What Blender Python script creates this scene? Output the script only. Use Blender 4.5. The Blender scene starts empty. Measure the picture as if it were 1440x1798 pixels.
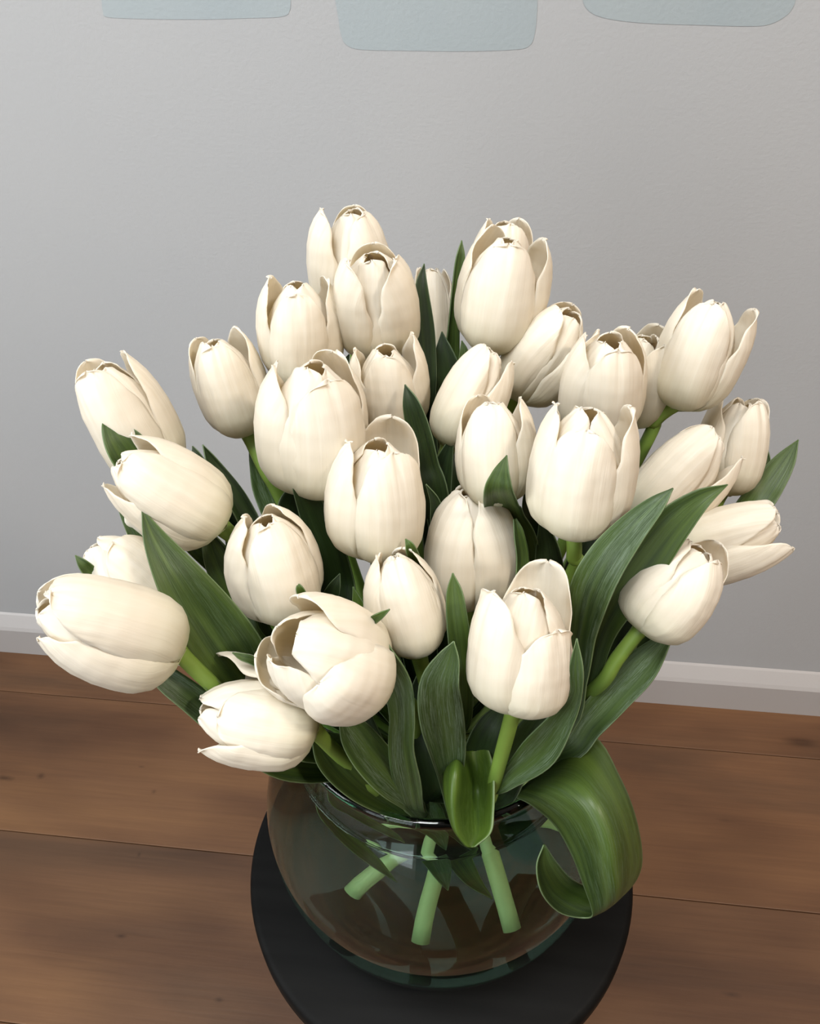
import bpy, math, random
import numpy as np
from mathutils import Vector

# ------------------------------------------------------------ camera, world, lights, exposure
SC = bpy.context.scene
COL = SC.collection
F = 1440.0
CAM = np.array([0.0, 0.0, 1.12])
pitch, yaw, roll = np.radians([41.0, -7.73, -1.8])
FW = np.array([np.sin(yaw)*np.cos(pitch), np.cos(yaw)*np.cos(pitch), -np.sin(pitch)])
_r = np.array([np.cos(yaw), -np.sin(yaw), 0.0])
_u = np.cross(_r, FW)
RT = _r*np.cos(roll) + _u*np.sin(roll)
UP = np.cross(RT, FW)

cd = bpy.data.cameras.new('camera')
cam = bpy.data.objects.new('camera', cd)
COL.objects.link(cam)
cd.sensor_fit = 'HORIZONTAL'
cd.sensor_width = 36.0
cd.lens = 36.0*F/1440.0
cd.clip_start = 0.02
from mathutils import Matrix
cam.matrix_world = Matrix(((RT[0], UP[0], -FW[0], CAM[0]), (RT[1], UP[1], -FW[1], CAM[1]),
                           (RT[2], UP[2], -FW[2], CAM[2]), (0, 0, 0, 1)))
SC.camera = cam

world = bpy.data.worlds.new('world')
SC.world = world
world.use_nodes = True
bg = world.node_tree.nodes['Background']
bg.inputs[0].default_value = (0.80, 0.90, 1.0, 1)
bg.inputs[1].default_value = 1.0

def area_light(name, loc, target, sx, sy, power, color):
    ld = bpy.data.lights.new(name, 'AREA')
    ld.shape = 'RECTANGLE'; ld.size = sx; ld.size_y = sy; ld.energy = power; ld.color = color
    o = bpy.data.objects.new(name, ld); COL.objects.link(o)
    o.location = loc
    o.rotation_euler = (Vector(target)-Vector(loc)).to_track_quat('-Z', 'Y').to_euler()
    return o
area_light('window_daylight', (-2.06, -0.80, 1.62), (0.5, -0.80, 1.45), 1.4, 1.5, 50.0, (0.95, 0.98, 1.0))
area_light('glazed_door_daylight', (-0.85, -1.66, 1.12), (-0.85, 0.5, 1.10), 1.1, 2.1, 13.0, (0.93, 0.97, 1.0))
area_light('skylight_daylight', (-0.40, -0.15, 2.66), (-0.40, -0.15, 0.0), 0.8, 0.8, 40.0, (0.98, 0.99, 1.0))
area_light('added_warm_fill_right', (1.5, -0.3, 2.58), (1.3, -0.1, 0.0), 0.35, 0.35, 36.0, (1.0, 0.89, 0.78))  # added warm fill to brighten the right side of the wall, no real fixture
SC.view_settings.view_transform = 'Standard'
SC.view_settings.look = 'None'
SC.view_settings.gamma = 1.0
SC.view_settings.use_curve_mapping = False
SC.view_settings.exposure = 0.0

# ------------------------------------------------------------ helpers
def at(x, y, z):
    """the point seen at pixel (x, y) of the 1440x1798 frame at depth z metres"""
    return CAM + z*(FW + RT*(x-720.0)/F - UP*(y-899.0)/F)
def depth(p): return float((np.asarray(p)-CAM) @ FW)
def lin(c):
    return tuple([((v/255.0)/12.92 if v/255.0 <= 0.04045 else ((v/255.0+0.055)/1.055)**2.4) for v in c]) + (1.0,)

def obj(name, verts, faces, m, parent=None, uv=None, smooth=True):
    me = bpy.data.meshes.new(name)
    me.from_pydata([tuple(map(float, v)) for v in verts], [], [tuple(map(int, f)) for f in faces])
    if uv is not None:
        ul = me.uv_layers.new(name='UVMap')
        li = np.empty(len(me.loops), dtype=np.int32); me.loops.foreach_get('vertex_index', li)
        ul.data.foreach_set('uv', np.asarray(uv, dtype=np.float32)[li].ravel())
    if smooth: me.polygons.foreach_set('use_smooth', [True]*len(me.polygons))
    me.materials.append(m)
    o = bpy.data.objects.new(name, me); COL.objects.link(o)
    if parent is not None:
        o.parent = parent
        o.location = -Vector(parent.location)
    return o
def grid_faces(n, m, wrap=False):
    fs = []
    mm = m if wrap else m-1
    for i in range(n-1):
        for j in range(mm):
            a = i*m+j; b = i*m+(j+1) % m
            fs.append((a, b, b+m, a+m))
    return fs
def box(x0, x1, y0, y1, z0, z1):
    v = [(x, y, z) for z in (z0, z1) for y in (y0, y1) for x in (x0, x1)]
    f = [(0, 2, 3, 1), (4, 5, 7, 6), (0, 1, 5, 4), (2, 6, 7, 3), (0, 4, 6, 2), (1, 3, 7, 5)]
    return v, f
def boxes(*bs):
    V = []; Fc = []
    for b in bs:
        v, f = box(*b); n = len(V); V += v; Fc += [tuple(i+n for i in q) for q in f]
    return V, Fc
def bevel(o, w, seg=2):
    md = o.modifiers.new('bevel', 'BEVEL'); md.width = w; md.segments = seg; md.limit_method = 'ANGLE'
def tag(o, label=None, cat=None, group=None, kind=None):
    if label: o['label'] = label
    if cat: o['category'] = cat
    if group: o['group'] = group
    if kind: o['kind'] = kind
    return o
def empty(name, loc):
    o = bpy.data.objects.new(name, None); COL.objects.link(o); o.location = tuple(map(float, loc)); o.empty_display_size = 0.02
    return o
def spline(P, n):
    """Catmull-Rom through rows of P (k, ...) sampled at n points"""
    P = np.asarray(P, float); k = len(P)
    if k == 1: return np.repeat(P, n, 0)
    E_ = np.concatenate([[2*P[0]-P[1]], P, [2*P[-1]-P[-2]]])
    t = np.linspace(0, k-1, n); i = np.minimum(t.astype(int), k-2); u = t-i
    sh = (n,)+(1,)*(P.ndim-1); u = u.reshape(sh)
    a, b, c, d = E_[i], E_[i+1], E_[i+2], E_[i+3]
    return 0.5*((2*b)+(c-a)*u+(2*a-5*b+4*c-d)*u*u+(3*b-a-3*c+d)*u**3)
def nrm(v):
    v = np.asarray(v, float); return v/max(np.linalg.norm(v), 1e-9)
def lathe(prof, cx, cy, n=96):
    a = np.linspace(0, 2*np.pi, n, False)
    V = [(cx+r*math.cos(t), cy+r*math.sin(t), h) for (r, h) in prof for t in a]
    return V, grid_faces(len(prof), n, True)
def tube(path, rad, sides=12, caps=True):
    path = np.asarray(path, float); n = len(path)
    T = np.gradient(path, axis=0); T /= np.linalg.norm(T, axis=1)[:, None]
    nv = nrm(np.cross(T[0], [0.3, 0.2, 0.9])); V = []; uv = []
    for i in range(n):
        nv = nrm(nv-T[i]*(nv@T[i])); b = np.cross(T[i], nv)
        for j in range(sides):
            a = 2*np.pi*j/sides
            V.append(path[i]+rad[i]*(nv*np.cos(a)+b*np.sin(a))); uv.append((j/sides, i/(n-1)))
    Fc = grid_faces(n, sides, True)
    if caps:
        Fc.append(tuple(range(sides))[::-1]); Fc.append(tuple(range((n-1)*sides, n*sides)))
    return V, Fc, uv

# ------------------------------------------------------------ materials
def new_mat(name):
    m = bpy.data.materials.new(name); m.use_nodes = True
    nt = m.node_tree; nt.nodes.clear()
    out = nt.nodes.new('ShaderNodeOutputMaterial')
    return m, nt, out
def node(nt, t, **kw):
    n = nt.nodes.new(t)
    for k, v in kw.items():
        if k.startswith('i_'):
            key = k[2:]
            n.inputs[int(key) if key.isdigit() else key.replace('_', ' ')].default_value = v
        else: setattr(n, k, v)
    return n
def principled(nt, out, **kw):
    b = nt.nodes.new('ShaderNodeBsdfPrincipled')
    for k, v in kw.items(): b.inputs[k.replace('_', ' ')].default_value = v
    if out is not None: nt.links.new(b.outputs[0], out.inputs[0])
    return b
def ramp(nt, fac, stops):
    r = nt.nodes.new('ShaderNodeValToRGB')
    while len(r.color_ramp.elements) < len(stops): r.color_ramp.elements.new(0.5)
    for e, (p, c) in zip(r.color_ramp.elements, stops): e.position = p; e.color = c
    nt.links.new(fac, r.inputs[0]); return r
def mixc(nt, fac, a, b, mode='MIX'):
    m = nt.nodes.new('ShaderNodeMix'); m.data_type = 'RGBA'; m.blend_type = mode
    for s, v in ((0, fac), (6, a), (7, b)):
        if hasattr(v, 'links'): nt.links.new(v, m.inputs[s])
        else: m.inputs[s].default_value = v
    return m.outputs[2]
def scaled(nt, src, sc, loc=(0, 0, 0)):
    mp = nt.nodes.new('ShaderNodeMapping'); nt.links.new(src, mp.inputs[0])
    mp.inputs['Scale'].default_value = sc; mp.inputs['Location'].default_value = loc
    return mp.outputs[0]
def bump(nt, h, strength, dist):
    b = nt.nodes.new('ShaderNodeBump'); b.inputs['Strength'].default_value = strength; b.inputs['Distance'].default_value = dist
    nt.links.new(h, b.inputs['Height']); return b.outputs[0]
def vec_add_random(nt, src, k=7.0):
    oi = nt.nodes.new('ShaderNodeObjectInfo')
    mu = nt.nodes.new('ShaderNodeMath'); mu.operation = 'MULTIPLY'; mu.inputs[1].default_value = k
    nt.links.new(oi.outputs['Random'], mu.inputs[0])
    va = nt.nodes.new('ShaderNodeVectorMath'); va.operation = 'ADD'
    nt.links.new(src, va.inputs[0]); nt.links.new(mu.outputs[0], va.inputs[1])
    return va.outputs[0], oi

def petal_material():
    m, nt, out = new_mat('white_petal')
    tc = node(nt, 'ShaderNodeTexCoord'); uvr, oi = vec_add_random(nt, tc.outputs['UV'], 9.0)
    sp = node(nt, 'ShaderNodeSeparateXYZ'); nt.links.new(tc.outputs['UV'], sp.inputs[0])
    base = ramp(nt, sp.outputs[1], [(0.0, lin((196, 204, 150))), (0.12, lin((232, 229, 204))), (0.45, lin((244, 238, 221))), (1.0, lin((247, 243, 231)))])
    v1 = node(nt, 'ShaderNodeTexNoise', i_Scale=1.0, i_Detail=3.0); nt.links.new(scaled(nt, uvr, (20, 0.9, 1)), v1.inputs[0])
    vr = ramp(nt, v1.outputs[0], [(0.3, (0.965, 0.955, 0.93, 1)), (0.65, (1, 1, 1, 1))])
    colr = mixc(nt, 1.0, base.outputs[0], vr.outputs[0], 'MULTIPLY')
    v2 = node(nt, 'ShaderNodeTexNoise', i_Scale=1.0, i_Detail=2.0); nt.links.new(scaled(nt, uvr, (3.2, 1.1, 1)), v2.inputs[0])
    add = node(nt, 'ShaderNodeMath', operation='MULTIPLY_ADD'); nt.links.new(v2.outputs[0], add.inputs[0]); add.inputs[1].default_value = 9.0
    nt.links.new(v1.outputs[0], add.inputs[2])
    bn = bump(nt, add.outputs[0], 0.24, 0.0014)
    b = principled(nt, None, Roughness=0.42)
    b.inputs['Specular IOR Level'].default_value = 0.35
    b.inputs['Sheen Weight'].default_value = 0.12
    nt.links.new(colr, b.inputs['Base Color']); nt.links.new(bn, b.inputs['Normal'])
    tr = node(nt, 'ShaderNodeBsdfTranslucent')
    tcol = mixc(nt, 1.0, colr, (1.0, 0.88, 0.68, 1), 'MULTIPLY')
    nt.links.new(tcol, tr.inputs[0]); nt.links.new(bn, tr.inputs['Normal'])
    mx = node(nt, 'ShaderNodeMixShader'); mx.inputs[0].default_value = 0.33
    nt.links.new(b.outputs[0], mx.inputs[1]); nt.links.new(tr.outputs[0], mx.inputs[2])
    nt.links.new(mx.outputs[0], out.inputs[0])
    return m
def leaf_material(name, dark, mid, bloom, amount):
    m, nt, out = new_mat(name)
    tc = node(nt, 'ShaderNodeTexCoord'); uvr, oi = vec_add_random(nt, tc.outputs['UV'], 11.0)
    sp = node(nt, 'ShaderNodeSeparateXYZ'); nt.links.new(tc.outputs['UV'], sp.inputs[0])
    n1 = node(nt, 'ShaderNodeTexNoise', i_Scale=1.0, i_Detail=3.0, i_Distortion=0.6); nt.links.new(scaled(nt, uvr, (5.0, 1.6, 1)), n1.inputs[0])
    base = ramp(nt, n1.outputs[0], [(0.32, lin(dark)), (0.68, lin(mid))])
    n2 = node(nt, 'ShaderNodeTexNoise', i_Scale=1.0, i_Detail=6.0, i_Roughness=0.75, i_Distortion=0.9); nt.links.new(scaled(nt, uvr, (60.0, 11.0, 1)), n2.inputs[0])
    streak = ramp(nt, n2.outputs[0], [(0.47, (0, 0, 0, 1)), (0.60, (1, 1, 1, 1))])
    n3 = node(nt, 'ShaderNodeTexNoise', i_Scale=1.0, i_Detail=2.0); nt.links.new(scaled(nt, uvr, (3.0, 2.2, 1), (4, 2, 0)), n3.inputs[0])
    patch = ramp(nt, n3.outputs[0], [(0.38, (0, 0, 0, 1)), (0.60, (1, 1, 1, 1))])
    f1 = node(nt, 'ShaderNodeMath', operation='MULTIPLY'); nt.links.new(streak.outputs[0], f1.inputs[0]); nt.links.new(patch.outputs[0], f1.inputs[1])
    f2 = node(nt, 'ShaderNodeMath', operation='MULTIPLY'); nt.links.new(f1.outputs[0], f2.inputs[0]); f2.inputs[1].default_value = amount
    c1 = mixc(nt, f2.outputs[0], base.outputs[0], lin(bloom))
    # fine parallel veins
    n4 = node(nt, 'ShaderNodeTexNoise', i_Scale=1.0, i_Detail=2.0); nt.links.new(scaled(nt, uvr, (70.0, 0.6, 1)), n4.inputs[0])
    vr = ramp(nt, n4.outputs[0], [(0.3, (0.93, 0.94, 0.92, 1)), (0.7, (1.04, 1.04, 1.02, 1))])
    c2 = mixc(nt, 1.0, c1, vr.outputs[0], 'MULTIPLY')
    # pale translucent margin
    ab = node(nt, 'ShaderNodeMath', operation='SUBTRACT'); nt.links.new(sp.outputs[0], ab.inputs[0]); ab.inputs[1].default_value = 0.5
    ab2 = node(nt, 'ShaderNodeMath', operation='ABSOLUTE'); nt.links.new(ab.outputs[0], ab2.inputs[0])
    ed = ramp(nt, ab2.outputs[0], [(0.478, (0, 0, 0, 1)), (0.497, (1, 1, 1, 1))])
    ef = node(nt, 'ShaderNodeMath', operation='MULTIPLY'); nt.links.new(ed.outputs[0], ef.inputs[0]); ef.inputs[1].default_value = 0.5
    c3 = mixc(nt, ef.outputs[0], c2, lin((150, 172, 128)))
    bn = bump(nt, n4.outputs[0], 0.35, 0.0006)
    b = principled(nt, None, Roughness=0.40)
    b.inputs['Specular IOR Level'].default_value = 0.45
    nt.links.new(c3, b.inputs['Base Color']); nt.links.new(bn, b.inputs['Normal'])
    tr = node(nt, 'ShaderNodeBsdfTranslucent'); tcol = mixc(nt, 1.0, c3, (1.0, 1.25, 0.35, 1), 'MULTIPLY')
    nt.links.new(tcol, tr.inputs[0])
    mx = node(nt, 'ShaderNodeMixShader'); mx.inputs[0].default_value = 0.25
    nt.links.new(b.outputs[0], mx.inputs[1]); nt.links.new(tr.outputs[0], mx.inputs[2])
    nt.links.new(mx.outputs[0], out.inputs[0])
    return m
def stem_material():
    m, nt, out = new_mat('tulip_stem')
    tc = node(nt, 'ShaderNodeTexCoord'); uvr, oi = vec_add_random(nt, tc.outputs['UV'], 5.0)
    sp = node(nt, 'ShaderNodeSeparateXYZ'); nt.links.new(tc.outputs['UV'], sp.inputs[0])
    base = ramp(nt, sp.outputs[1], [(0.0, lin((232, 234, 176))), (0.22, lin((196, 208, 134))), (0.5, lin((112, 142, 62))), (1.0, lin((122, 148, 62)))])
    n1 = node(nt, 'ShaderNodeTexNoise', i_Scale=1.0, i_Detail=2.0); nt.links.new(scaled(nt, uvr, (3, 8, 1)), n1.inputs[0])
    vr = ramp(nt, n1.outputs[0], [(0.3, (0.86, 0.88, 0.84, 1)), (0.7, (1.05, 1.05, 1.0, 1))])
    c = mixc(nt, 1.0, base.outputs[0], vr.outputs[0], 'MULTIPLY')
    b = principled(nt, out, Roughness=0.45)
    nt.links.new(c, b.inputs['Base Color'])
    return m
def wall_material():
    m, nt, out = new_mat('pale_grey_wall_paint')
    tc = node(nt, 'ShaderNodeTexCoord')
    n1 = node(nt, 'ShaderNodeTexNoise', i_Scale=260.0, i_Detail=3.0); nt.links.new(tc.outputs['Object'], n1.inputs[0])
    n2 = node(nt, 'ShaderNodeTexNoise', i_Scale=2.5, i_Detail=2.0); nt.links.new(tc.outputs['Object'], n2.inputs[0])
    c = ramp(nt, n2.outputs[0], [(0.3, lin((171, 173, 174))), (0.7, lin((176, 177, 177)))])
    b = principled(nt, out, Roughness=0.6); b.inputs['Specular IOR Level'].default_value = 0.3
    nt.links.new(c.outputs[0], b.inputs['Base Color'])
    nt.links.new(bump(nt, n1.outputs[0], 0.22, 0.0012), b.inputs['Normal'])
    return m
def paint_material(name, c, rough=0.5):
    m, nt, out = new_mat(name)
    tc = node(nt, 'ShaderNodeTexCoord')
    n1 = node(nt, 'ShaderNodeTexNoise', i_Scale=180.0, i_Detail=3.0); nt.links.new(tc.outputs['Object'], n1.inputs[0])
    b = principled(nt, out, Roughness=rough); b.inputs['Base Color'].default_value = lin(c)
    nt.links.new(bump(nt, n1.outputs[0], 0.15, 0.0008), b.inputs['Normal'])
    return m
def swatch_material():
    m, nt, out = new_mat('pale_blue_sample_paint')
    tc = node(nt, 'ShaderNodeTexCoord')
    n1 = node(nt, 'ShaderNodeTexNoise', i_Scale=1.0, i_Detail=3.0); nt.links.new(scaled(nt, tc.outputs['Object'], (9, 1, 3)), n1.inputs[0])
    c = ramp(nt, n1.outputs[0], [(0.3, lin((158, 168, 171))), (0.7, lin((163, 172, 174)))])
    n2 = node(nt, 'ShaderNodeTexNoise', i_Scale=260.0, i_Detail=3.0); nt.links.new(tc.outputs['Object'], n2.inputs[0])
    b = principled(nt, out, Roughness=0.5)
    nt.links.new(c.outputs[0], b.inputs['Base Color'])
    nt.links.new(bump(nt, n2.outputs[0], 0.22, 0.0012), b.inputs['Normal'])
    return m
def wood_material():
    m, nt, out = new_mat('oiled_oak_boards')
    tc = node(nt, 'ShaderNodeTexCoord')
    geo = node(nt, 'ShaderNodeNewGeometry')
    oi = node(nt, 'ShaderNodeObjectInfo')
    mu = node(nt, 'ShaderNodeMath', operation='MULTIPLY'); nt.links.new(oi.outputs['Random'], mu.inputs[0]); mu.inputs[1].default_value = 13.0
    cb = node(nt, 'ShaderNodeCombineXYZ'); nt.links.new(mu.outputs[0], cb.inputs[0]); nt.links.new(mu.outputs[0], cb.inputs[2])
    va = node(nt, 'ShaderNodeVectorMath', operation='ADD'); nt.links.new(geo.outputs['Position'], va.inputs[0]); nt.links.new(cb.outputs[0], va.inputs[1])
    P = va.outputs[0]
    n1 = node(nt, 'ShaderNodeTexNoise', i_Scale=1.0, i_Detail=5.0, i_Distortion=0.5); nt.links.new(scaled(nt, P, (1.6, 9.0, 3)), n1.inputs[0])
    base = ramp(nt, n1.outputs[0], [(0.28, lin((88, 66, 49))), (0.5, lin((111, 80, 56))), (0.72, lin((126, 92, 62)))])
    n2 = node(nt, 'ShaderNodeTexNoise', i_Scale=1.0, i_Detail=4.0, i_Roughness=0.6, i_Distortion=0.2); nt.links.new(scaled(nt, P, (7.0, 190.0, 3)), n2.inputs[0])
    g = ramp(nt, n2.outputs[0], [(0.3, (0.88, 0.87, 0.86, 1)), (0.7, (1.05, 1.05, 1.04, 1))])
    c1 = mixc(nt, 1.0, base.outputs[0], g.outputs[0], 'MULTIPLY')
    # knots and smoky patches
    vo = node(nt, 'ShaderNodeTexVoronoi', i_Scale=1.0); vo.inputs['Randomness'].default_value = 1.0
    nt.links.new(scaled(nt, P, (3.1, 8.5, 0.01), (0.35, 0.1, 0)), vo.inputs[0])
    kn = ramp(nt, vo.outputs['Distance'], [(0.03, (0.42, 0.40, 0.40, 1)), (0.10, (0.86, 0.84, 0.83, 1)), (0.24, (1, 1, 1, 1))])
    c2 = mixc(nt, 0.9, c1, kn.outputs[0], 'MULTIPLY')
    n3 = node(nt, 'ShaderNodeTexNoise', i_Scale=1.0, i_Detail=2.0); nt.links.new(scaled(nt, P, (2.4, 6.0, 1), (3, 0, 0)), n3.inputs[0])
    sm = ramp(nt, n3.outputs[0], [(0.36, lin((196, 190, 192))), (0.58, (1, 1, 1, 1))])
    c3 = mixc(nt, 0.8, c2, sm.outputs[0], 'MULTIPLY')
    # single knots, each at its own place on the boards
    for (kx, ky, sx, sy, dk) in KNOTS:
        sb = node(nt, 'ShaderNodeVectorMath', operation='SUBTRACT'); nt.links.new(geo.outputs['Position'], sb.inputs[0]); sb.inputs[1].default_value = (kx, ky, 0)
        n5 = node(nt, 'ShaderNodeTexNoise', i_Scale=30.0); nt.links.new(geo.outputs['Position'], n5.inputs[0])
        ml = node(nt, 'ShaderNodeVectorMath', operation='MULTIPLY'); nt.links.new(sb.outputs[0], ml.inputs[0]); ml.inputs[1].default_value = (1/sx, 1/sy, 0)
        le = node(nt, 'ShaderNodeVectorMath', operation='LENGTH'); nt.links.new(ml.outputs[0], le.inputs[0])
        ad = node(nt, 'ShaderNodeMath', operation='ADD'); nt.links.new(le.outputs['Value'], ad.inputs[0]); nt.links.new(n5.outputs[0], ad.inputs[1])
        kr = ramp(nt, ad.outputs[0], [(0.55, (dk, dk*.98, dk, 1)), (0.72, ((1+dk)/2, (1+dk)/2, (1+dk)/2, 1)), (1.0, (1, 1, 1, 1))])
        c3 = mixc(nt, 1.0, c3, kr.outputs[0], 'MULTIPLY')
    tint = ramp(nt, oi.outputs['Random'], [(0.0, (0.94, 0.94, 0.95, 1)), (1.0, (1.06, 1.03, 1.0, 1))])
    c4 = mixc(nt, 1.0, c3, tint.outputs[0], 'MULTIPLY')
    b = principled(nt, out, Roughness=0.48); b.inputs['Specular IOR Level'].default_value = 0.3
    nt.links.new(c4, b.inputs['Base Color'])
    nt.links.new(bump(nt, n2.outputs[0], 0.25, 0.0008), b.inputs['Normal'])
    return m
def stool_material():
    m, nt, out = new_mat('black_stained_wood')
    tc = node(nt, 'ShaderNodeTexCoord')
    n1 = node(nt, 'ShaderNodeTexNoise', i_Scale=1.0, i_Detail=4.0); nt.links.new(scaled(nt, tc.outputs['Object'], (6, 60, 6)), n1.inputs[0])
    c = ramp(nt, n1.outputs[0], [(0.3, (0.004, 0.004, 0.0038, 1)), (0.75, (0.008, 0.008, 0.0076, 1))])
    b = principled(nt, out, Roughness=0.55); b.inputs['Specular IOR Level'].default_value = 0.07
    nt.links.new(c.outputs[0], b.inputs['Base Color'])
    nt.links.new(bump(nt, n1.outputs[0], 0.2, 0.0008), b.inputs['Normal'])
    return m
def glass_material():
    m, nt, out = new_mat('pale_green_recycled_glass')
    b = principled(nt, out, Roughness=0.0, IOR=1.48)
    b.inputs['Base Color'].default_value = (0.85, 0.955, 0.905, 1); b.inputs['Transmission Weight'].default_value = 1.0
    va = node(nt, 'ShaderNodeVolumeAbsorption'); va.inputs['Color'].default_value = (0.18, 0.78, 0.52, 1); va.inputs['Density'].default_value = 45.0
    nt.links.new(va.outputs[0], out.inputs['Volume'])
    return m
def water_material():
    m, nt, out = new_mat('clear_water')
    b = principled(nt, out, Roughness=0.0, IOR=1.333)
    b.inputs['Base Color'].default_value = (0.97, 1.0, 0.98, 1); b.inputs['Transmission Weight'].default_value = 1.0
    return m

def on_floor(x, y):
    d = at(x, y, 1.0)-CAM; t = -CAM[2]/d[2]; return (CAM+d*t)[:2]
KNOTS = [tuple(on_floor(x, y))+(sx, sy, dk) for x, y, sx, sy, dk in ((212, 1643, .022, .008, .5), (8, 1366, .030, .010, .55), (72, 1362, .014, .012, .6), (270, 1390, .010, .010, .65),
         (244, 1500, .008, .011, .65), (248, 1346, .012, .005, .7), (1285, 1746, .026, .010, .5), (385, 1755, .016, .008, .6), (1270, 1440, .050, .008, .8), (60, 1640, .10, .03, .88))]
M_PETAL = petal_material()
M_LEAF = {
    'g': leaf_material('leaf_green', (50, 70, 28), (84, 106, 44), (110, 132, 102), 0.35),
    'b': leaf_material('leaf_bloomed', (48, 69, 31), (76, 99, 44), (122, 140, 116), 0.85),
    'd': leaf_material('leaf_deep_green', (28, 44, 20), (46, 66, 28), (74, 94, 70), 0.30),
    'y': leaf_material('leaf_fresh_green', (58, 82, 28), (84, 110, 36), (130, 158, 90), 0.15),
}
M_STEM = stem_material()
M_WALL = wall_material(); M_WHITE = paint_material('white_trim_paint', (180, 176, 173), 0.4)
M_CEIL = paint_material('white_ceiling_paint', (190, 189, 187), 0.7)
M_WDARK = paint_material('deep_grey_wall_paint', (74, 72, 70), 0.7); M_WWARM = paint_material('warm_tan_wall_paint', (150, 122, 98), 0.7)
M_SWATCH = swatch_material(); M_WOOD = wood_material(); M_STOOL = stool_material()
M_GLASS = glass_material(); M_WATER = water_material()
M_DARK = paint_material('dark_floor_gap', (40, 28, 20), 0.8)

# ------------------------------------------------------------ the room
XL, XR, YB, YF, HC = -2.0, 2.0, 0.858, -1.6, 2.6
def struct(name, V, Fc, m, parent=None):
    o = obj(name, V, Fc, m, parent, smooth=False); o['kind'] = 'structure'; return o
floor = struct('floor', *box(XL, XR, YF, YB, -0.05, -0.016), M_DARK)
seams = [0.7601-0.2369*k for k in range(0, 17)]
edges = [YB-0.0005] + seams
rnd = random.Random(4)
for k in range(len(edges)-1):
    y1, y0 = edges[k], max(edges[k+1], YF)
    if y1 <= YF: break
    cuts = [XL+0.001, (-1.35 if k % 2 else 1.1)+rnd.uniform(-0.1, 0.1), XR-0.001]
    if k == 0: cuts = [XL+0.001, 1.2, XR-0.001]
    for a, b_ in zip(cuts[:-1], cuts[1:]):
        drop = rnd.uniform(0, 0.0008)
        o = obj('plank', *box(a+0.0006, b_-0.0006, y0+0.0004, y1-0.0004, -0.015, -drop), M_WOOD, floor, smooth=False)
        bevel(o, 0.0010, 2)
wall = struct('wall_back', *box(XL-0.1, XR+0.1, YB, YB+0.1, -0.05, HC+0.1), M_WALL)
struct('wall_right', *box(XR, XR+0.1, YF-0.1, YB, -0.05, HC+0.1), M_WWARM)
DX0, DX1, DZ = -1.45, -0.25, 2.2
struct('wall_front', *boxes((XL-0.1, DX0, YF-0.1, YF, -0.05, HC+0.1), (DX1, XR+0.1, YF-0.1, YF, -0.05, HC+0.1), (DX0, DX1, YF-0.1, YF, DZ, HC+0.1), (DX0, DX1, YF-0.1, YF, -0.05, 0.0)), M_WDARK)
dm = (DX0+DX1)/2
struct('door_1', *boxes((DX0, DX0+0.06, YF-0.04, YF+0.01, 0.0, DZ), (DX1-0.06, DX1, YF-0.04, YF+0.01, 0.0, DZ), (dm-0.05, dm+0.05, YF-0.04, YF+0.01, 0.0, DZ),
                        (DX0+0.06, DX1-0.06, YF-0.035, YF+0.005, 0.0, 0.10), (DX0+0.06, DX1-0.06, YF-0.035, YF+0.005, DZ-0.08, DZ),
                        (DX0+0.06, DX1-0.06, YF-0.03, YF, 0.62, 0.65), (DX0+0.06, DX1-0.06, YF-0.03, YF, 1.14, 1.17), (DX0+0.06, DX1-0.06, YF-0.03, YF, 1.66, 1.69)), M_WHITE)
WY0, WY1, WZ0, WZ1 = -1.55, -0.05, 0.82, 2.42
struct('wall_left', *boxes((XL-0.1, XL, YF-0.1, WY0, -0.05, HC+0.1), (XL-0.1, XL, WY1, YB, -0.05, HC+0.1),
                           (XL-0.1, XL, WY0, WY1, -0.05, WZ0), (XL-0.1, XL, WY0, WY1, WZ1, HC+0.1)), M_WDARK)
struct('ceiling', *boxes((XL, -0.85, YF, YB, HC, HC+0.1), (0.05, XR, YF, YB, HC, HC+0.1), (-0.85, 0.05, YF, -0.70, HC, HC+0.1), (-0.85, 0.05, 0.20, YB, HC, HC+0.1)), M_CEIL)
struct('window_2', *boxes((-0.85, -0.81, -0.70, 0.20, HC-0.01, HC+0.05), (0.01, 0.05, -0.70, 0.20, HC-0.01, HC+0.05), (-0.81, 0.01, -0.70, -0.66, HC-0.01, HC+0.05), (-0.81, 0.01, 0.16, 0.20, HC-0.01, HC+0.05)), M_WHITE)
ym = (WY0+WY1)/2
win = struct('window_1', *boxes((XL-0.06, XL+0.01, WY0, WY0+0.05, WZ0, WZ1), (XL-0.06, XL+0.01, WY1-0.05, WY1, WZ0, WZ1),
                          (XL-0.06, XL+0.01, WY0, WY1, WZ0, WZ0+0.05), (XL-0.06, XL+0.01, WY0, WY1, WZ1-0.05, WZ1),
                          (XL-0.05, XL, ym-0.02, ym+0.02, WZ0, WZ1), (XL-0.05, XL, WY0, WY1, 1.86, 1.90)), M_WHITE)
# baseboard with a sloped top
prof = [(-0.018, 0.0), (-0.018, 0.060), (-0.015, 0.066), (-0.003, 0.084), (0.0, 0.087), (0.0, 0.0)]
V = [(x, YB+dy, h) for x in (XL, XR) for dy, h in prof]; n = len(prof)
Fc = [(i, (i+1) % n, (i+1) % n+n, i+n) for i in range(n)] + [tuple(range(n))[::-1], tuple(range(n, 2*n))]
bb = struct('baseboard_back', V, Fc, M_WHITE)
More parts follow.
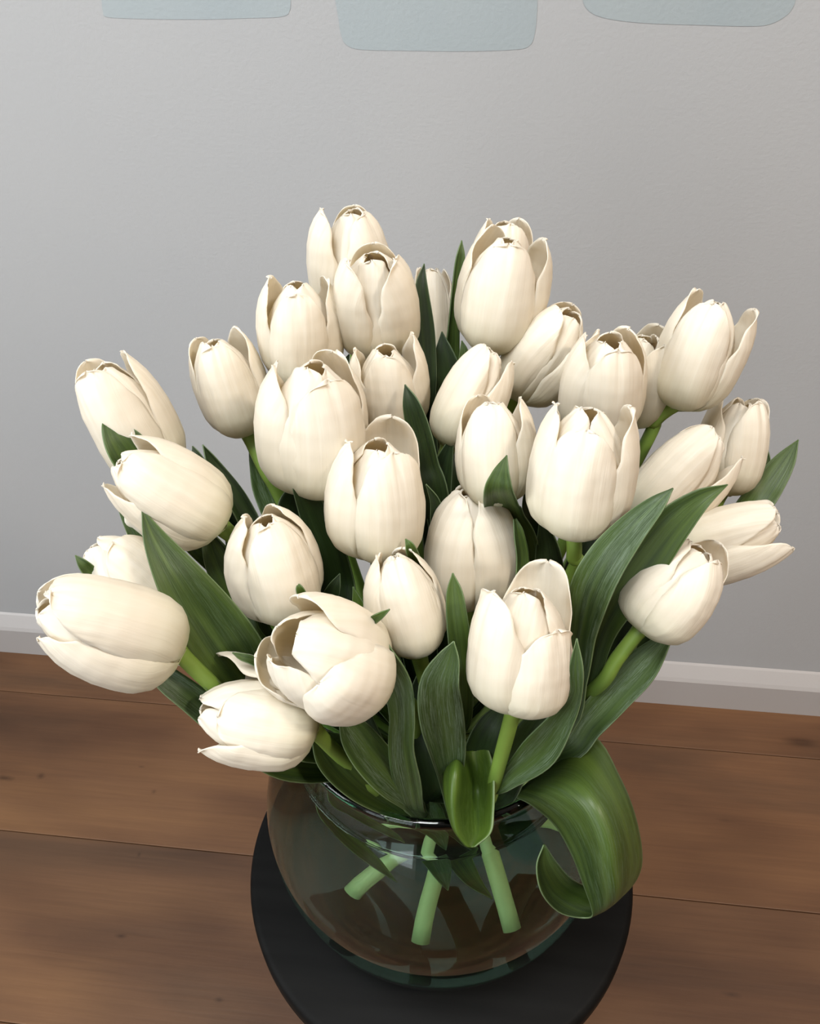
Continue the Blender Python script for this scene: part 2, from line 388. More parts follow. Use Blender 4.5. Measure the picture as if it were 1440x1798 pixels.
# sample paint patches rolled on the wall: outline on the wall plane, a film of paint
def on_wall(x, y):
    d = at(x, y, 1.0)-CAM; t = (YB-CAM[1])/d[1]; return CAM+d*t
def patch(px, label):
    pts = spline([on_wall(*p) for p in px], 60)
    top = [on_wall(px[-1][0]+6, -330), on_wall(px[0][0]-6, -330)]
    ring = [tuple(p) for p in pts]+[tuple(p) for p in top]
    k = len(ring)
    V = [(x, YB-0.0003, z) for x, y, z in ring]+[(x, YB+0.001, z) for x, y, z in ring]
    Fc = [tuple(range(k))]+[(i, i+k, (i+1) % k+k, (i+1) % k) for i in range(k)]
    o = obj('paint_patch', V, Fc, M_SWATCH, wall, smooth=False); o['label'] = label
patch([(178, -5), (181, 20), (190, 30), (250, 33), (350, 34), (430, 32), (495, 29), (509, 18), (511, -5)], 'pale blue paint sample on the upper left of the wall')
patch([(588, -5), (594, 30), (599, 60), (608, 78), (635, 87), (720, 89), (820, 90), (905, 87), (930, 80), (939, 60), (943, 25), (944, -5)], 'pale blue paint sample at the middle of the wall, hanging lowest')
patch([(1022, -5), (1028, 12), (1045, 26), (1080, 35), (1140, 41), (1230, 44), (1310, 46), (1350, 43), (1380, 28), (1394, 10), (1398, -5)], 'pale blue paint sample on the upper right of the wall')

# ------------------------------------------------------------ stool
SX, SY, SH, SR = -0.0285, 0.3305, 0.45, 0.1592
stool = empty('stool', (SX, SY, 0))
tag(stool, 'round black stained wooden stool under the glass vase', 'stool')
pr = [(0.0, SH-0.030), (SR-0.012, SH-0.030), (SR-0.004, SH-0.027), (SR, SH-0.020), (SR, SH-0.006), (SR-0.002, SH-0.0015), (SR-0.006, SH), (0.0, SH)]
V, Fc = lathe(pr, SX, SY, 128)
seat = obj('seat', V, Fc, M_STOOL, stool)
for k in range(4):
    a = math.pi/4+k*math.pi/2
    p0 = (SX+0.085*math.cos(a), SY+0.085*math.sin(a), SH-0.0305); p1 = (SX+0.115*math.cos(a), SY+0.115*math.sin(a), 0.0)
    V, Fc, uv = tube(spline([p0, p1], 6), np.linspace(0.017, 0.012, 6), 16)
    obj('leg', V, Fc, M_STOOL, stool)
for h, r in ((0.16, 0.1045),):
    for k in range(2):
        a = math.pi/4+k*math.pi/2
        c, s = math.cos(a), math.sin(a)
        V, Fc, uv = tube([(SX-r*c, SY-r*s, h+k*0.02), (SX+r*c, SY+r*s, h+k*0.02)], [0.007, 0.007], 12)
        obj('stretcher', V, Fc, M_STOOL, stool)

# ------------------------------------------------------------ vase and water
VX, VY = -0.031, 0.333
h0 = SH-0.0005
outer = [(0.0, h0), (0.055, h0), (0.080, h0), (0.093, h0+0.0008), (0.102, h0+0.006), (0.1115, h0+0.017), (0.1190, h0+0.033), (0.1255, h0+0.056),
         (0.1292, h0+0.084), (0.1278, h0+0.112), (0.1195, h0+0.145), (0.1075, h0+0.176), (0.0975, h0+0.198), (0.0935, h0+0.210), (0.0945, h0+0.217), (0.0985, h0+0.2225), (0.1005, h0+0.2265)]
inner = [(0.0995, h0+0.2300), (0.0965, h0+0.2305), (0.0940, h0+0.2275), (0.0915, h0+0.221), (0.0900, h0+0.213), (0.0935, h0+0.200), (0.1035, h0+0.178), (0.1150, h0+0.147), (0.1230, h0+0.113),
         (0.1236, h0+0.088), (0.1188, h0+0.064), (0.1100, h0+0.048), (0.0970, h0+0.038), (0.078, h0+0.033), (0.050, h0+0.031), (0.0, h0+0.0305)]
pf = np.concatenate([spline(outer, 60), spline(inner, 60)]); pf[:, 0] = np.maximum(pf[:, 0], 0)
pf[0, 0] = pf[-1, 0] = 0.0002
V, Fc = lathe([tuple(p) for p in pf], VX, VY, 128)
Fc.append(tuple(range(128))[::-1]); Fc.append(tuple(range((len(pf)-1)*128, len(pf)*128)))
vase = obj('vase', [(x-VX, y-VY, z-SH) for x, y, z in V], Fc, M_GLASS)
vase.location = (VX, VY, SH)
tag(vase, 'round clear green tinted glass vase on the black stool', 'vase')
WL = h0+0.190
wi = np.array([p for p in spline(inner, 60) if p[1] < WL])[::-1]
wi = np.concatenate([wi, [[np.interp(WL, [p[1] for p in inner[::-1][1:12]], [p[0] for p in inner[::-1][1:12]]), WL]]])
wi[:, 0] += 0.0006; wi[:-1, 1] -= 0.0004; wi[0, 0] = 0.0002
wi = np.concatenate([wi, [[wi[-1, 0]-0.004, WL-0.0010], [0.05, WL-0.0012], [0.0002, WL-0.0012]]])
V, Fc = lathe([tuple(p) for p in wi], VX, VY, 96)
Fc.append(tuple(range(96))[::-1]); Fc.append(tuple(range((len(wi)-1)*96, len(wi)*96)))
water = obj('water', V, Fc, M_WATER)
tag(water, 'clear water filling the lower part of the glass vase', 'water', kind='stuff')

# ------------------------------------------------------------ tulips
PT = np.array([0, .02, .06, .14, .26, .40, .55, .70, .82, .91, .97, 1.0])
PR = np.array([.10, .36, .62, .85, .98, 1.0, .98, .90, .78, .63, .49, .40])
HT = np.array([0, .05, .12, .25, .42, .58, .72, .84, .92, .97, .99, 1.0])
HW = np.array([.26, .50, .76, .98, 1.04, 1.00, .88, .68, .49, .33, .20, .03])
def petal_mesh(B, A, X, Y, L, R, az, lay, ln, op, hw, curl, close, rg, cup=0.70):
    nt_, ns = 30, 21
    ph = np.radians(az); er = X*np.cos(ph)+Y*np.sin(ph); et = -X*np.sin(ph)+Y*np.cos(ph)
    u_ = np.linspace(0, 1, nt_); v = np.sort(1-(1-u_)**1.5)
    s = np.linspace(-1, 1, ns)
    a1, a2, a3, a4 = [rg.uniform(-1, 1) for _ in range(4)]
    f1, f2 = rg.uniform(4, 8), rg.uniform(0, 6.28)
    crease = rg.uniform(0.015, 0.06); pk = rg.uniform(7, 11); pl = rg.uniform(0.006, 0.018)*(2.2 if lay < .95 else .7)
    V = []; uv = []
    opr = np.radians(op)
    for t in v:
        rp = np.interp(t, PT, PR)
        cl = (close+(.17 if close > .27 else .07)) if lay > .95 else close*.55
        if t > .55: rp = 1.0+(rp-1.0)*(1-cl)/(1-.40)
        r = R*lay*rp
        w = R*hw*np.interp(t, HT, HW)
        rc = max(r*cup, w/1.45, R*0.30)
        for q in s:
            a = q*w/rc
            x = r-rc*(1-np.cos(a)); y = rc*np.sin(a)
            tip = max(0.0, (t-.75)/.25)
            # edge ruffle, mid crease, tip curl, pinched point
            edge = abs(q)**3
            x += R*0.035*edge*np.sin(f1*t*3+f2+q*2)*(0.4+t)+R*0.02*a1*np.sin(5*q+a2*3)*np.sin(np.pi*t)
            x -= R*crease*np.exp(-(q/.10)**2)*(0.2+t*0.8)
            x += R*pl*np.cos(pk*q+a2)*np.sin(np.pi*min(1, t*1.1))
            x += R*0.045*edge*(.3+t) if lay > .95 else 0
            x += R*curl*tip**2*(0.6+0.4*q*q)
            y += R*0.03*a3*np.sin(4*t+a4*3)
            z = L*ln*(t + 0.006*tip*np.exp(-(q/.3)**2) + 0.008*np.sin(7*q+f2)*tip)
            # open: the petal swings outward, more towards its tip
            sh = opr*(0.35+0.65*t)
            xz = x+z*np.sin(sh)*0.8; zz = z*np.cos(sh)
            V.append(B+A*zz+er*xz+et*y); uv.append((0.5+0.5*q*w/(R*max(hw, .3)), t))
    return V, grid_faces(nt_, ns), uv

TUL = {}
def tulip(key, label, base, tip, z, w, rot=0, ov={}, ratio=1.42, close=.42, via=[], neck=None, seed=None, side=1, end=None, lay_in=.83, olen=1.0, ilen=.975, wob=0):
    rg = random.Random(seed if seed is not None else sum(map(ord, key))*7+3)
    L = ratio*w*z/F*0.98
    R = 0.5*w*z/F*1.04
    zb = z
    for _ in range(6):
        B = at(base[0], base[1], zb)
        d = at(tip[0], tip[1], 1.0)-CAM; oc = CAM-B
        a = d@d; b = 2*d@oc; c = oc@oc-L*L; disc = b*b-4*a*c
        t = -b/(2*a) if disc <= 0 else (-b-side*math.sqrt(disc))/(2*a)
        zb += z-(zb+t)/2
    B = at(base[0], base[1], zb); Tp = CAM+d*t
    A = nrm(Tp-B); L = np.linalg.norm(Tp-B) if disc <= 0 else L
    C = nrm(CAM-B); X = nrm(C-A*(C@A)); Y = np.cross(A, X)
    # stem path
    dv = B[:2]-np.array([VX, VY]); dl = np.linalg.norm(dv); du = dv/max(dl, 1e-6)
    q = min(0.074, 0.50*dl)
    N = at(*neck) if neck is not None else np.array([VX+du[0]*q, VY+du[1]*q, SH+0.216])
    ja, jr = rg.uniform(0, 6.28), rg.uniform(0.004, 0.020)
    X0 = np.array([VX+0.008+jr*math.cos(ja), VY+0.004+jr*math.sin(ja), SH+rg.uniform(.125, .145)])
    if end is not None: Ee = np.array(end)
    else:
        q = rg.uniform(0.030, 0.055); an = math.atan2(-du[1], -du[0])+rg.uniform(-.6, .6)
        Ee = np.array([VX+q*math.cos(an), VY+0.018+q*math.sin(an)*(1 if math.sin(an) > 0 else .4), SH+rg.uniform(0.092, 0.120)])
    pts = [Ee, X0, N]
    for v_ in via[::-1]: pts.append(at(*v_))
    last = pts[-1]
    gap = np.linalg.norm(B-last)
    if gap > 0.09: pts.append(B-A*min(0.05, gap*0.4)*1.0*0.6+(last-B)*0.18)
    pts.append(B+A*0.004)
    path = spline(pts, 40)
    dq = path[:, :2]-np.array([VX, VY]); rq = np.linalg.norm(dq, axis=1); zz_ = path[:, 2]-SH
    lim = np.where(zz_ < .236, np.interp(zz_, [0, .02, .04, .08, .12, .15, .18, .20, .236], [.07, .07, .085, .112, .115, .103, .093, .083, .083]), 9.0)-0.003
    kf = np.minimum(1, lim/np.maximum(rq, 1e-6)); path[:, :2] = np.array([VX, VY])+dq*kf[:, None]
    root = empty('tulip', Ee)
    tag(root, label, 'tulip', 'white tulips standing in the glass vase')
    rad = np.full(40, 0.0040); rad[:10] = np.linspace(0.0050, 0.0041, 10); rad[-3:] = [0.0042, 0.0046, 0.0052]
    V, Fc, uv = tube(path, rad, 12)
    obj('stem', V, Fc, M_STEM, root, uv)
    specs = [(rot, 1.0, olen, 0, 1.0, 0), (rot+120, 1.0, olen, 0, 1.0, 0), (rot-120, 1.0, olen, 0, 1.0, 0),
             (rot+60, lay_in, ilen, 0, .92, 0), (rot+180, lay_in, ilen, 0, .92, 0), (rot-60, lay_in, ilen, 0, .92, 0)]
    for i, (az, lay, ln, op, hw, cu) in enumerate(specs):
        ln *= rg.uniform(.97, 1.02); az += rg.uniform(-8, 8); op = rg.uniform(-1, 2.5)
        if i in ov:
            o_ = ov[i]; az += o_.get('az', 0); ln *= o_.get('len', 1); op += o_.get('open', 0)*(.62 if i < 3 else 1); hw *= o_.get('w', 1); cu += o_.get('curl', 0); lay *= o_.get('lay', 1)
        V, Fc, uv = petal_mesh(B, A, X, Y, L, R, az, lay, ln, op, hw, cu, close, rg)
        po = obj('petal', V, Fc, M_PETAL, root, uv)
        sd = po.modifiers.new('thickness', 'SOLIDIFY'); sd.thickness = 0.0005; sd.offset = 0
    TUL[key] = dict(root=root, path=path, B=B, A=A, R=R, N=N)

tulip('T21', 'white tulip partly hidden behind the tallest right-hand bloom, only its petal tips showing', (872, 570), (890, 388), .51, 122, 20, ratio=1.5, close=0.36)
tulip('T23', 'mostly hidden white tulip in shade behind the tall narrow leaf at top centre', (765, 650), (757, 470), .55, 84, 0, ratio=1.9, close=0.30)
tulip('T1', 'topmost white tulip, its left petal splayed away from the rest', (620, 560), (618, 362), .50, 140, 50, {2: dict(open=13, len=1.0, az=-6), 1: dict(len=.95)}, ratio=1.5, close=0.26, end=(-.072, .300, .500))
tulip('T5', 'white tulip at the far upper left with a green leaf tip against it', (280, 842), (172, 638), .45, 152, -30, {1: dict(open=1), 2: dict(open=-3)}, ratio=1.55, close=0.36)
tulip('T4', 'upright white tulip with bare green stem showing between two upper left blooms', (433, 760), (372, 592), .47, 130, -12, {1: dict(open=5)}, via=[(465, 825, .485), (500, 890, .50)], close=0.36, ratio=1.45, end=(-.035, .278, .490))
tulip('T3', 'white tulip left of top centre with three separate pointed tips around a short front petal', (533, 668), (519, 492), .465, 142, 0, {0: dict(len=.95), 1: dict(open=6, az=-14), 2: dict(open=6, az=14)}, close=0.31, ratio=1.4)
tulip('T2', 'white tulip just below the topmost one, ribbed inner petals between two outer ones', (668, 615), (652, 447), .465, 152, 58, {5: dict(lay=1.02, az=-2)}, close=0.31, ratio=1.4, end=(.058, .335, .508))
tulip('T20', 'large plump white tulip at top right of centre with an open right-hand petal', (862, 612), (895, 412), .465, 154, 0, {1: dict(open=9, az=-18), 0: dict(w=1.15)}, close=0.31, ratio=1.42, end=(.012, .290, .490))
tulip('T24', 'white tulip standing highest on the far right, slightly open at the tip', (1190, 716), (1262, 525), .465, 142, 0, {1: dict(open=12, az=-20)}, via=[(1150, 740, .49), (1128, 790, .50)], close=0.34, ratio=1.45)
tulip('T22', 'white tulip leaning right below the plump top one, a long slit between two petals', (905, 695), (1012, 548), .475, 132, 78, {0: dict(open=8)}, close=0.28, ratio=1.5)
tulip('T27', 'white tulip tucked directly behind the right-hand pair, thin translucent right petal', (1105, 740), (1135, 588), .49, 128, 40, {0: dict(open=4)}, close=0.41, ratio=1.4)
tulip('T25', 'white tulip right of centre rising above a larger one, tall petal on its left', (1050, 765), (1075, 590), .455, 150, 15, {2: dict(open=4, az=25)}, close=0.31, ratio=1.45)
tulip('T29', 'shaded cream tulip on the far right edge with a thin petal standing at the back', (1268, 868), (1305, 700), .50, 118, 45, {1: dict(open=10, az=-20)}, close=0.36, ratio=1.5)
tulip('T28', 'shaded cream tulip leaning right beneath the far right blooms', (1115, 925), (1262, 765), .475, 140, -25, {1: dict(open=10)}, close=0.28, ratio=1.5)
tulip('T30', 'shaded cream tulip lying outward to the right, open at its tip', (1185, 985), (1372, 915), .465, 130, 75, {0: dict(open=9, len=1.0), 2: dict(az=10)}, close=0.41, ratio=1.4)
tulip('T19', 'white tulip half behind the centre right bloom, leaning right', (785, 785), (868, 618), .455, 118, -38, {1: dict(open=3)}, close=0.28, ratio=1.5)
tulip('T18', 'white tulip at centre right with a green leaf tip standing before its base', (868, 885), (862, 702), .43, 138, -10, {1: dict(open=6, az=-10)}, close=0.31, ratio=1.42)
tulip('T11', 'white tulip in the middle, upper part, cup open with two raised side petals', (692, 760), (675, 608), .465, 130, 0, {1: dict(open=8, az=-22, len=1.08), 2: dict(open=4, az=22), 0: dict(w=.95)}, close=0.36, ratio=1.4)
tulip('T10', 'broad white tulip left of centre with layered narrow petals on its left side', (556, 855), (550, 638), .435, 198, 28, {2: dict(open=4, az=8), 5: dict(az=8, lay=1.08, len=1.02)}, close=0.31, ratio=1.32)
tulip('T26', 'large upright white tulip right of centre with a short round front petal', (1005, 936), (1040, 712), .405, 182, 0, {0: dict(len=.90, w=.98), 1: dict(open=5, az=-22), 2: dict(open=1, az=30)}, via=[(1008, 975, .425), (998, 1020, .44)], close=0.38, ratio=1.38)
tulip('T12', 'large white tulip at the very centre with its back petal standing tall and open', (662, 972), (668, 775), .425, 184, 35, {1: dict(open=12, az=5, len=1.06), 2: dict(open=2, az=8), 5: dict(lay=.95)}, close=0.34, ratio=1.26)
tulip('T16', 'round white tulip right of centre, two front petals parted by a dark slit', (828, 1060), (826, 858), .45, 172, 50, {2: dict(az=20, w=.90), 0: dict(w=.90)}, close=.18, ratio=1.36)
tulip('T6', 'big white tulip on the left leaning left behind the broad pointed leaf', (392, 925), (205, 805), .41, 158, 0, {2: dict(open=2, az=22, len=.95), 1: dict(az=-20)}, close=0.34, ratio=1.42)
tulip('T7', 'small wide open white tulip peeking out behind the largest left bloom', (312, 1078), (158, 950), .425, 150, 15, {1: dict(open=20, az=-20, len=1.0), 2: dict(open=20, len=.9, az=-20), 0: dict(open=6, len=.85)}, close=.45, ratio=1.22)
tulip('T9', 'egg shaped closed white tulip left of centre, above the open drooping ones', (505, 1080), (462, 905), .42, 168, 20, {}, close=0.22, ratio=1.30)
tulip('T31', 'plump white tulip low on the right, pale green stem running down from it', (1125, 1103), (1240, 965), .42, 158, 52, {1: dict(open=12, az=-14, len=1.1)}, via=[(1085, 1155, .435), (1040, 1212, .455)], close=0.26, ratio=1.2)
tulip('T15', 'closed white tulip in front of centre above the narrow curved leaf', (735, 1145), (690, 972), .41, 144, 12, {}, close=0.20, ratio=1.38)
tulip('T17', 'front white tulip right of centre with square torn front petal and open back petal', (905, 1242), (930, 1030), .395, 188, 48, {1: dict(open=12, az=-6, len=1.08), 2: dict(open=4, az=14, len=1.02), 0: dict(len=.78, curl=.1)}, via=[(885, 1310, .43), (862, 1395, .465)], close=0.46, ratio=1.28, neck=(850, 1425, .49))
tulip('T8', 'largest white tulip at the far left, lying almost horizontal over the floor', (318, 1140), (68, 1065), .37, 192, 28, {2: dict(open=0, az=14, len=.96)}, via=[(365, 1195, .40), (440, 1260, .43)], close=0.32, ratio=1.38)
tulip('T14', 'lowest white tulip at front left, open and drooping towards the vase rim', (558, 1275), (345, 1245), .40, 160, 0, {1: dict(open=26, az=-16, len=1.0, w=1.1), 2: dict(open=8, az=30, len=.92), 0: dict(len=.84, w=1.05, az=-6)}, via=[(600, 1330, .455), (680, 1400, .480)], close=.42, ratio=1.34)
tulip('T13', 'wide open white tulip low at the front left, petals folded back and curling', (652, 1192), (492, 1116), .385, 198, 88, {0: dict(open=6, w=1.05, len=1.0), 1: dict(open=20, len=.95, az=6, curl=-.15), 2: dict(open=26, w=1.2, len=.80, az=6, curl=-.15), 3: dict(open=3, az=6, lay=.98), 5: dict(open=3, lay=1.1, w=1.15), 4: dict(open=6)}, close=.36, ratio=1.20)


# ------------------------------------------------------------ leaves (parts of their tulips)
def leaf(owner, pts, kind='g', twist=0, cup=0.25, base=True):
    """pts from tip to base: (px, py, depth, half width in px)"""
    T = TUL[owner]
    rows = [np.append(at(x, y, z), hw*z/F) for (x, y, z, hw) in pts]
    if base:
        lastp = rows[-1][:3]
        j = int(np.argmin(np.abs(T['path'][:, 2]-(SH+0.165)))) if lastp[2] > SH+0.20 else int(np.argmin(np.linalg.norm(T['path']-lastp, axis=1)))
        tgt = T['path'][j]
        if np.linalg.norm(tgt-lastp) > 0.012:
            rows.append(np.append(lastp*.45+tgt*.55, rows[-1][3]*0.75)); 
        rows.append(np.append(tgt, 0.005))
    n = 44; m = 11
    S = spline(rows, n); C = S[:, :3]; W = np.maximum(S[:, 3], 0.0002)
    Tn = np.gradient(C, axis=0); Tn /= np.linalg.norm(Tn, axis=1)[:, None]+1e-9
    V = []; uv = []; s = np.linspace(-1, 1, m); prev = None
    for i in range(n):
        view = nrm(CAM-C[i])
        sd = np.cross(Tn[i], view)
        if np.linalg.norm(sd) < 0.25 and prev is not None: sd = prev
        sd = nrm(sd)
        if prev is not None: sd = nrm(sd*0.6+prev*0.4)
        prev = sd
        nr = nrm(np.cross(sd, Tn[i]))
        if nr@view < 0: nr = -nr
        tw = math.radians(twist)
        s2 = sd*math.cos(tw)+nr*math.sin(tw); n2 = nr*math.cos(tw)-sd*math.sin(tw)
        w = W[i]/max(math.cos(tw), .4)
        for q in s:
            V.append(C[i]+s2*q*w+n2*cup*w*(q*q-0.35)+n2*0.10*w*math.sin(i*0.33+q*2)*q); uv.append((0.5+0.5*q, i/(n-1)))
    o = obj('leaf', V, grid_faces(n, m), M_LEAF[kind], T['root'], uv)
    sm = o.modifiers.new('thickness', 'SOLIDIFY'); sm.thickness = 0.0007; sm.offset = 0
    return o
def sheet(owner, rows, kind, n=50, m=17):
    """a leaf whose cross-sections are given point by point: rows from base to tip"""
    R_ = np.array([[at(*p) for p in r] for r in rows])
    S = spline(R_, n); S = np.swapaxes(spline(np.swapaxes(S, 0, 1), m), 0, 1)
    V = S.reshape(-1, 3); uv = [(j/(m-1), 1-i/(n-1)) for i in range(n) for j in range(m)]
    o = obj('leaf', V, grid_faces(n, m), M_LEAF[kind], TUL[owner]['root'], uv)
    sm = o.modifiers.new('thickness', 'SOLIDIFY'); sm.thickness = 0.0008; sm.offset = 0
    return o
# left side
leaf('T14', [(249, 893, .392, .5), (273, 948, .392, 21), (312, 1012, .393, 40), (356, 1080, .40, 54), (402, 1147, .41, 58), (447, 1212, .425, 48), (520, 1300, .45, 32)], 'g', 8, .22)
leaf('T5', [(185, 720, .43, .5), (203, 757, .425, 24), (232, 800, .43, 36), (290, 880, .45, 30), (390, 990, .46, 26)], 'g', 10, .3)
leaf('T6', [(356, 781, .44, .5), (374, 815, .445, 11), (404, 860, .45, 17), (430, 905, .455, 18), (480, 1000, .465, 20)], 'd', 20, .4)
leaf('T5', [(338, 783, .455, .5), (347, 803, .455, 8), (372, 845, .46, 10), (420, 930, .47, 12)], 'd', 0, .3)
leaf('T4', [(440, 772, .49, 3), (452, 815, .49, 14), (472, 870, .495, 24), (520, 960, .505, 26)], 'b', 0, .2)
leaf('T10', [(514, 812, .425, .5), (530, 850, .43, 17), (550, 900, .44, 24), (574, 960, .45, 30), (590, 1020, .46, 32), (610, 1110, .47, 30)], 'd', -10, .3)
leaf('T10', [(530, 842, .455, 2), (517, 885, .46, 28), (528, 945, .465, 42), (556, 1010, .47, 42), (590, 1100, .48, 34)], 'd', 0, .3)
leaf('T7', [(203, 868, .44, 1), (222, 912, .44, 8), (258, 975, .445, 13), (330, 1070, .45, 20)], 'b', 0, .2)
leaf('T9', [(358, 925, .435, 5), (383, 985, .435, 24), (418, 1060, .44, 26), (455, 1140, .45, 24)], 'g', 0, .2)
leaf('T9', [(398, 940, .445, 3), (418, 1025, .445, 13), (450, 1095, .45, 18), (510, 1190, .46, 22)], 'b', 15, .2)
leaf('T8', [(240, 1135, .40, 4), (285, 1185, .40, 20), (340, 1228, .405, 25), (420, 1290, .425, 28), (510, 1345, .455, 26)], 'b', 0, .3)
leaf('T8', [(300, 1110, .395, 2), (330, 1155, .395, 10), (370, 1200, .40, 12), (450, 1270, .43, 16)], 'b', 0, .3)
leaf('T7', [(132, 975, .405, .5), (146, 991, .405, 9), (165, 1010, .41, 12), (220, 1060, .42, 14)], 'g', 0, .3)
leaf('T13', [(408, 1146, .388, .5), (424, 1153, .388, 6), (450, 1163, .392, 8), (500, 1200, .41, 9)], 'g', 0, .3)
leaf('T9', [(522, 1023, .40, .5), (527, 1036, .40, 7), (540, 1065, .41, 10), (580, 1140, .43, 12)], 'y', 0, .3)
leaf('T12', [(597, 1007, .44, .5), (586, 1034, .44, 12), (572, 1070, .445, 16), (570, 1130, .45, 18)], 'd', 0, .3)
leaf('T12', [(620, 1030, .44, .5), (631, 1070, .44, 12), (645, 1115, .445, 15), (660, 1180, .45, 18)], 'y', 0, .3)
leaf('T12', [(712, 946, .405, .5), (721, 963, .405, 9), (732, 1000, .42, 12), (740, 1060, .44, 14)], 'y', 0, .3)
# top centre
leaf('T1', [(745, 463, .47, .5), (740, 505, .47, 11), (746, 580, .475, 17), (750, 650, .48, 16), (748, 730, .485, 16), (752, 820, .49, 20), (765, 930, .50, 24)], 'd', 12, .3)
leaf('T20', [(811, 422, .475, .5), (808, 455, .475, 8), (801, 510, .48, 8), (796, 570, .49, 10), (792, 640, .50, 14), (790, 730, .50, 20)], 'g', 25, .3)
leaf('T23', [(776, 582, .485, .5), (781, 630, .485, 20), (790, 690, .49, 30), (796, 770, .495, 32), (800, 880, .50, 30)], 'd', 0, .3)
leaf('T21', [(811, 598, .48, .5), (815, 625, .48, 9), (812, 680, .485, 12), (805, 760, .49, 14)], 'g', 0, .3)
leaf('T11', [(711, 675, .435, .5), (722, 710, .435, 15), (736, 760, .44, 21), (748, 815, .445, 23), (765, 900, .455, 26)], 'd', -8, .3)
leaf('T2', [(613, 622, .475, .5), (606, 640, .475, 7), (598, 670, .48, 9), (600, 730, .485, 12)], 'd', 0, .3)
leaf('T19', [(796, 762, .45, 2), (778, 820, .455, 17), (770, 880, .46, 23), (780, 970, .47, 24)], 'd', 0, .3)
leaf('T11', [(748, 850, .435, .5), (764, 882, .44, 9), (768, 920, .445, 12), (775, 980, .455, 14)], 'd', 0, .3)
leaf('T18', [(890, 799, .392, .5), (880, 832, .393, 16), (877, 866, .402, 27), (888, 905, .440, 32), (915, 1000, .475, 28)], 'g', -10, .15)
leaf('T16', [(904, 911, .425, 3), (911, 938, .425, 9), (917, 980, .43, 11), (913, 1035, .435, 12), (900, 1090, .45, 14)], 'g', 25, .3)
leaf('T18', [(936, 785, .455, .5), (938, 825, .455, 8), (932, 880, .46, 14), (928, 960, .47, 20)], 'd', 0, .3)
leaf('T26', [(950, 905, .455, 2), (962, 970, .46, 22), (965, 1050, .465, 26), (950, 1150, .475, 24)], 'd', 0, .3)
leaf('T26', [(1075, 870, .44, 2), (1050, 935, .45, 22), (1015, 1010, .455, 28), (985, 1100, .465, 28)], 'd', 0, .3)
# right side
leaf('T17', [(1182, 857, .385, .5), (1150, 888, .385, 17), (1106, 933, .39, 28), (1066, 985, .395, 35), (1037, 1043, .405, 36), (1022, 1110, .42, 26), (1012, 1190, .435, 20), (985, 1275, .46, 20)], 'b', -12, .28)
leaf('T31', [(1278, 851, .395, .5), (1228, 878, .395, 19), (1178, 924, .40, 33), (1131, 985, .408, 38), (1086, 1048, .42, 34), (1054, 1110, .435, 26), (1032, 1185, .45, 22), (1005, 1270, .47, 20)], 'g', 10, .28)
leaf('T29', [(1402, 772, .50, .5), (1379, 808, .50, 17), (1352, 848, .50, 25), (1322, 890, .50, 27), (1260, 970, .51, 28)], 'g', 0, .3)
leaf('T29', [(1348, 788, .52, .5), (1347, 815, .52, 6), (1338, 860, .52, 9), (1300, 940, .52, 12)], 'g', 0, .3)
leaf('T31', [(1180, 1108, .435, 6), (1128, 1168, .44, 29), (1078, 1222, .45, 30), (1034, 1270, .455, 27), (990, 1318, .465, 22)], 'b', 0, .3)
leaf('T28', [(1108, 1030, .465, 4), (1098, 1105, .465, 26), (1060, 1180, .47, 30), (1020, 1250, .475, 26)], 'd', 0, .3)
leaf('T30', [(1165, 1060, .475, 4), (1120, 1120, .475, 24), (1075, 1190, .48, 28), (1020, 1270, .485, 26)], 'd', 0, .3)
# front, above the rim
leaf('T17', [(1013, 1121, .378, .5), (1012, 1172, .38, 12), (1011, 1220, .388, 11), (990, 1260, .40, 21), (950, 1316, .42, 31), (900, 1362, .445, 19), (868, 1385, .46, 9)], 'b', 0, .35)
leaf('T15', [(797, 1126, .385, .5), (788, 1155, .388, 20), (772, 1205, .395, 36), (776, 1262, .413, 39), (786, 1320, .436, 31), (792, 1375, .464, 20), (800, 1425, .490, 14)], 'b', 0, .25)
leaf('T16', [(795, 1006, .40, .5), (798, 1040, .40, 14), (803, 1090, .403, 19), (809, 1140, .41, 20), (815, 1195, .42, 16), (812, 1270, .45, 14)], 'g', 0, .3)
leaf('T13', [(655, 1096, .385, 3), (672, 1150, .39, 22), (698, 1205, .40, 25), (707, 1260, .41, 22), (706, 1312, .425, 23), (714, 1368, .445, 24), (730, 1425, .475, 15)], 'b', -20, .2)
leaf('T13', [(684, 1070, .375, .5), (668, 1081, .378, 6), (652, 1093, .385, 8), (655, 1108, .39, 6)], 'y', 0, .3, False)
leaf('T13', [(598, 1258, .42, 6), (620, 1284, .425, 27), (650, 1325, .432, 34), (686, 1366, .445, 32), (722, 1406, .465, 20), (745, 1435, .485, 10)], 'b', 0, .25)
leaf('T14', [(552, 1284, .44, 8), (580, 1330, .45, 26), (622, 1376, .46, 24), (672, 1412, .475, 16), (725, 1436, .49, 8)], 'g', 0, .3)
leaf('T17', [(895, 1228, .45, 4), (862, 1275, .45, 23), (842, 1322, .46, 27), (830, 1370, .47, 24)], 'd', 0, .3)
leaf('T16', [(970, 1225, .455, 8), (935, 1290, .46, 30), (900, 1345, .47, 30), (870, 1400, .49, 22)], 'd', 0, .3)
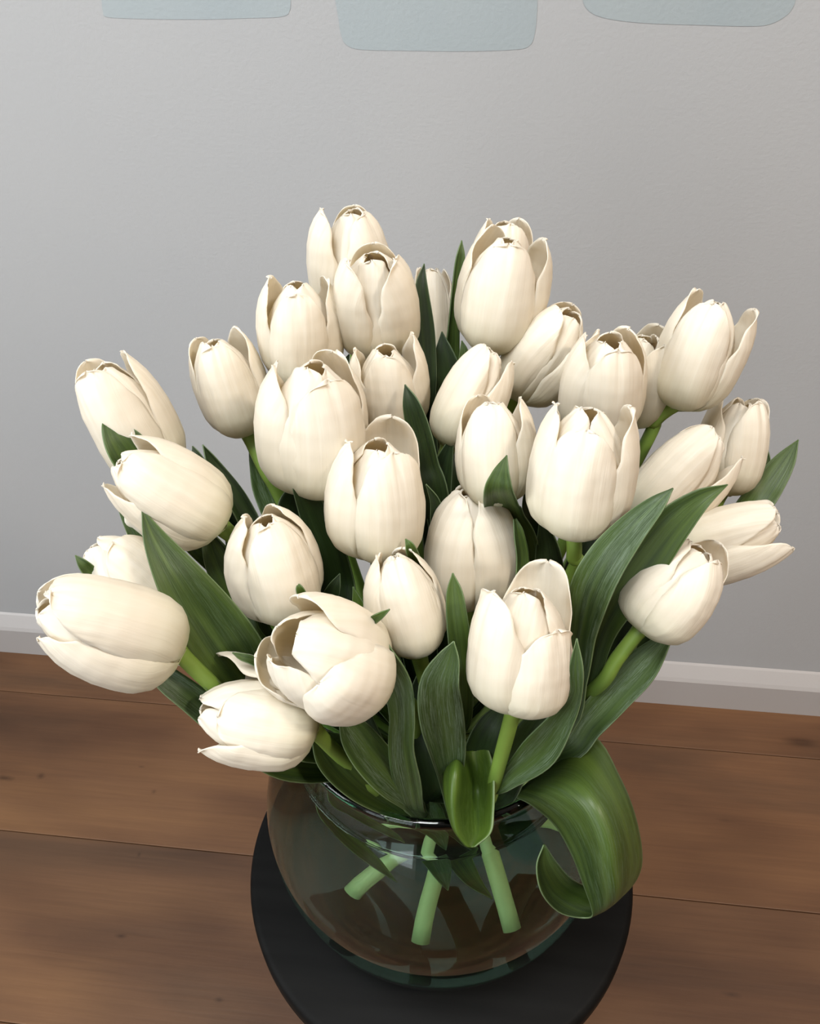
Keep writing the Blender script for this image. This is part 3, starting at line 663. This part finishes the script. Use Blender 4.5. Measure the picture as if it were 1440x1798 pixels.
leaf('T15', [(742, 1170, .47, 4), (735, 1250, .475, 26), (745, 1330, .48, 26), (765, 1400, .495, 20)], 'd', 0, .3)
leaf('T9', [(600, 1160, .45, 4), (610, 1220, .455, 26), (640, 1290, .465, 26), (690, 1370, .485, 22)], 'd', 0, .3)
sheet('T15', [[(803, 1322, .457), (806, 1320, .452), (830, 1318, .461), (857, 1312, .458)],
              [(781, 1346, .455), (802, 1346, .438), (832, 1350, .460), (867, 1348, .450)],
              [(778, 1380, .455), (799, 1380, .433), (836, 1385, .466), (868, 1385, .445)],
              [(785, 1422, .453), (796, 1420, .432), (836, 1427, .455), (867, 1425, .442)],
              [(797, 1458, .447), (801, 1458, .434), (836, 1464, .444), (862, 1462, .438)],
              [(818, 1486, .440), (822, 1487, .438), (828, 1488, .438), (834, 1487, .437)]], 'y')
sheet('T31', [[(900, 1398, .478), (930, 1372, .475), (965, 1345, .48)],
              [(935, 1415, .466), (985, 1372, .450), (1040, 1293, .468)],
              [(975, 1450, .462), (1032, 1408, .432), (1090, 1368, .455)],
              [(1004, 1500, .462), (1062, 1468, .427), (1118, 1443, .460)],
              [(1024, 1552, .468), (1074, 1530, .432), (1127, 1516, .470)],
              [(1040, 1600, .478), (1078, 1582, .450), (1106, 1560, .485)],
              [(1030, 1612, .496), (1052, 1600, .50), (1075, 1578, .51)],
              [(985, 1604, .492), (1010, 1585, .505), (1030, 1556, .505)],
              [(952, 1570, .480), (975, 1560, .494), (1003, 1542, .488)],
              [(942, 1522, .474), (955, 1520, .480), (977, 1513, .477)],
              [(954, 1484, .472), (956, 1483, .472), (958, 1484, .472)]], 'g')
# leaf ends hanging in the water
leaf('T11', [(783, 1522, .565, .5), (773, 1490, .560, 15), (758, 1450, .555, 22), (748, 1410, .550, 22)], 'b', 0, .3)
leaf('T10', [(712, 1508, .570, .5), (670, 1470, .565, 12), (625, 1430, .560, 18), (600, 1395, .552, 20)], 'y', 0, .3)
leaf('T22', [(845, 1535, .575, .5), (815, 1500, .570, 12), (795, 1460, .565, 18), (790, 1420, .555, 20)], 'g', 0, .3)
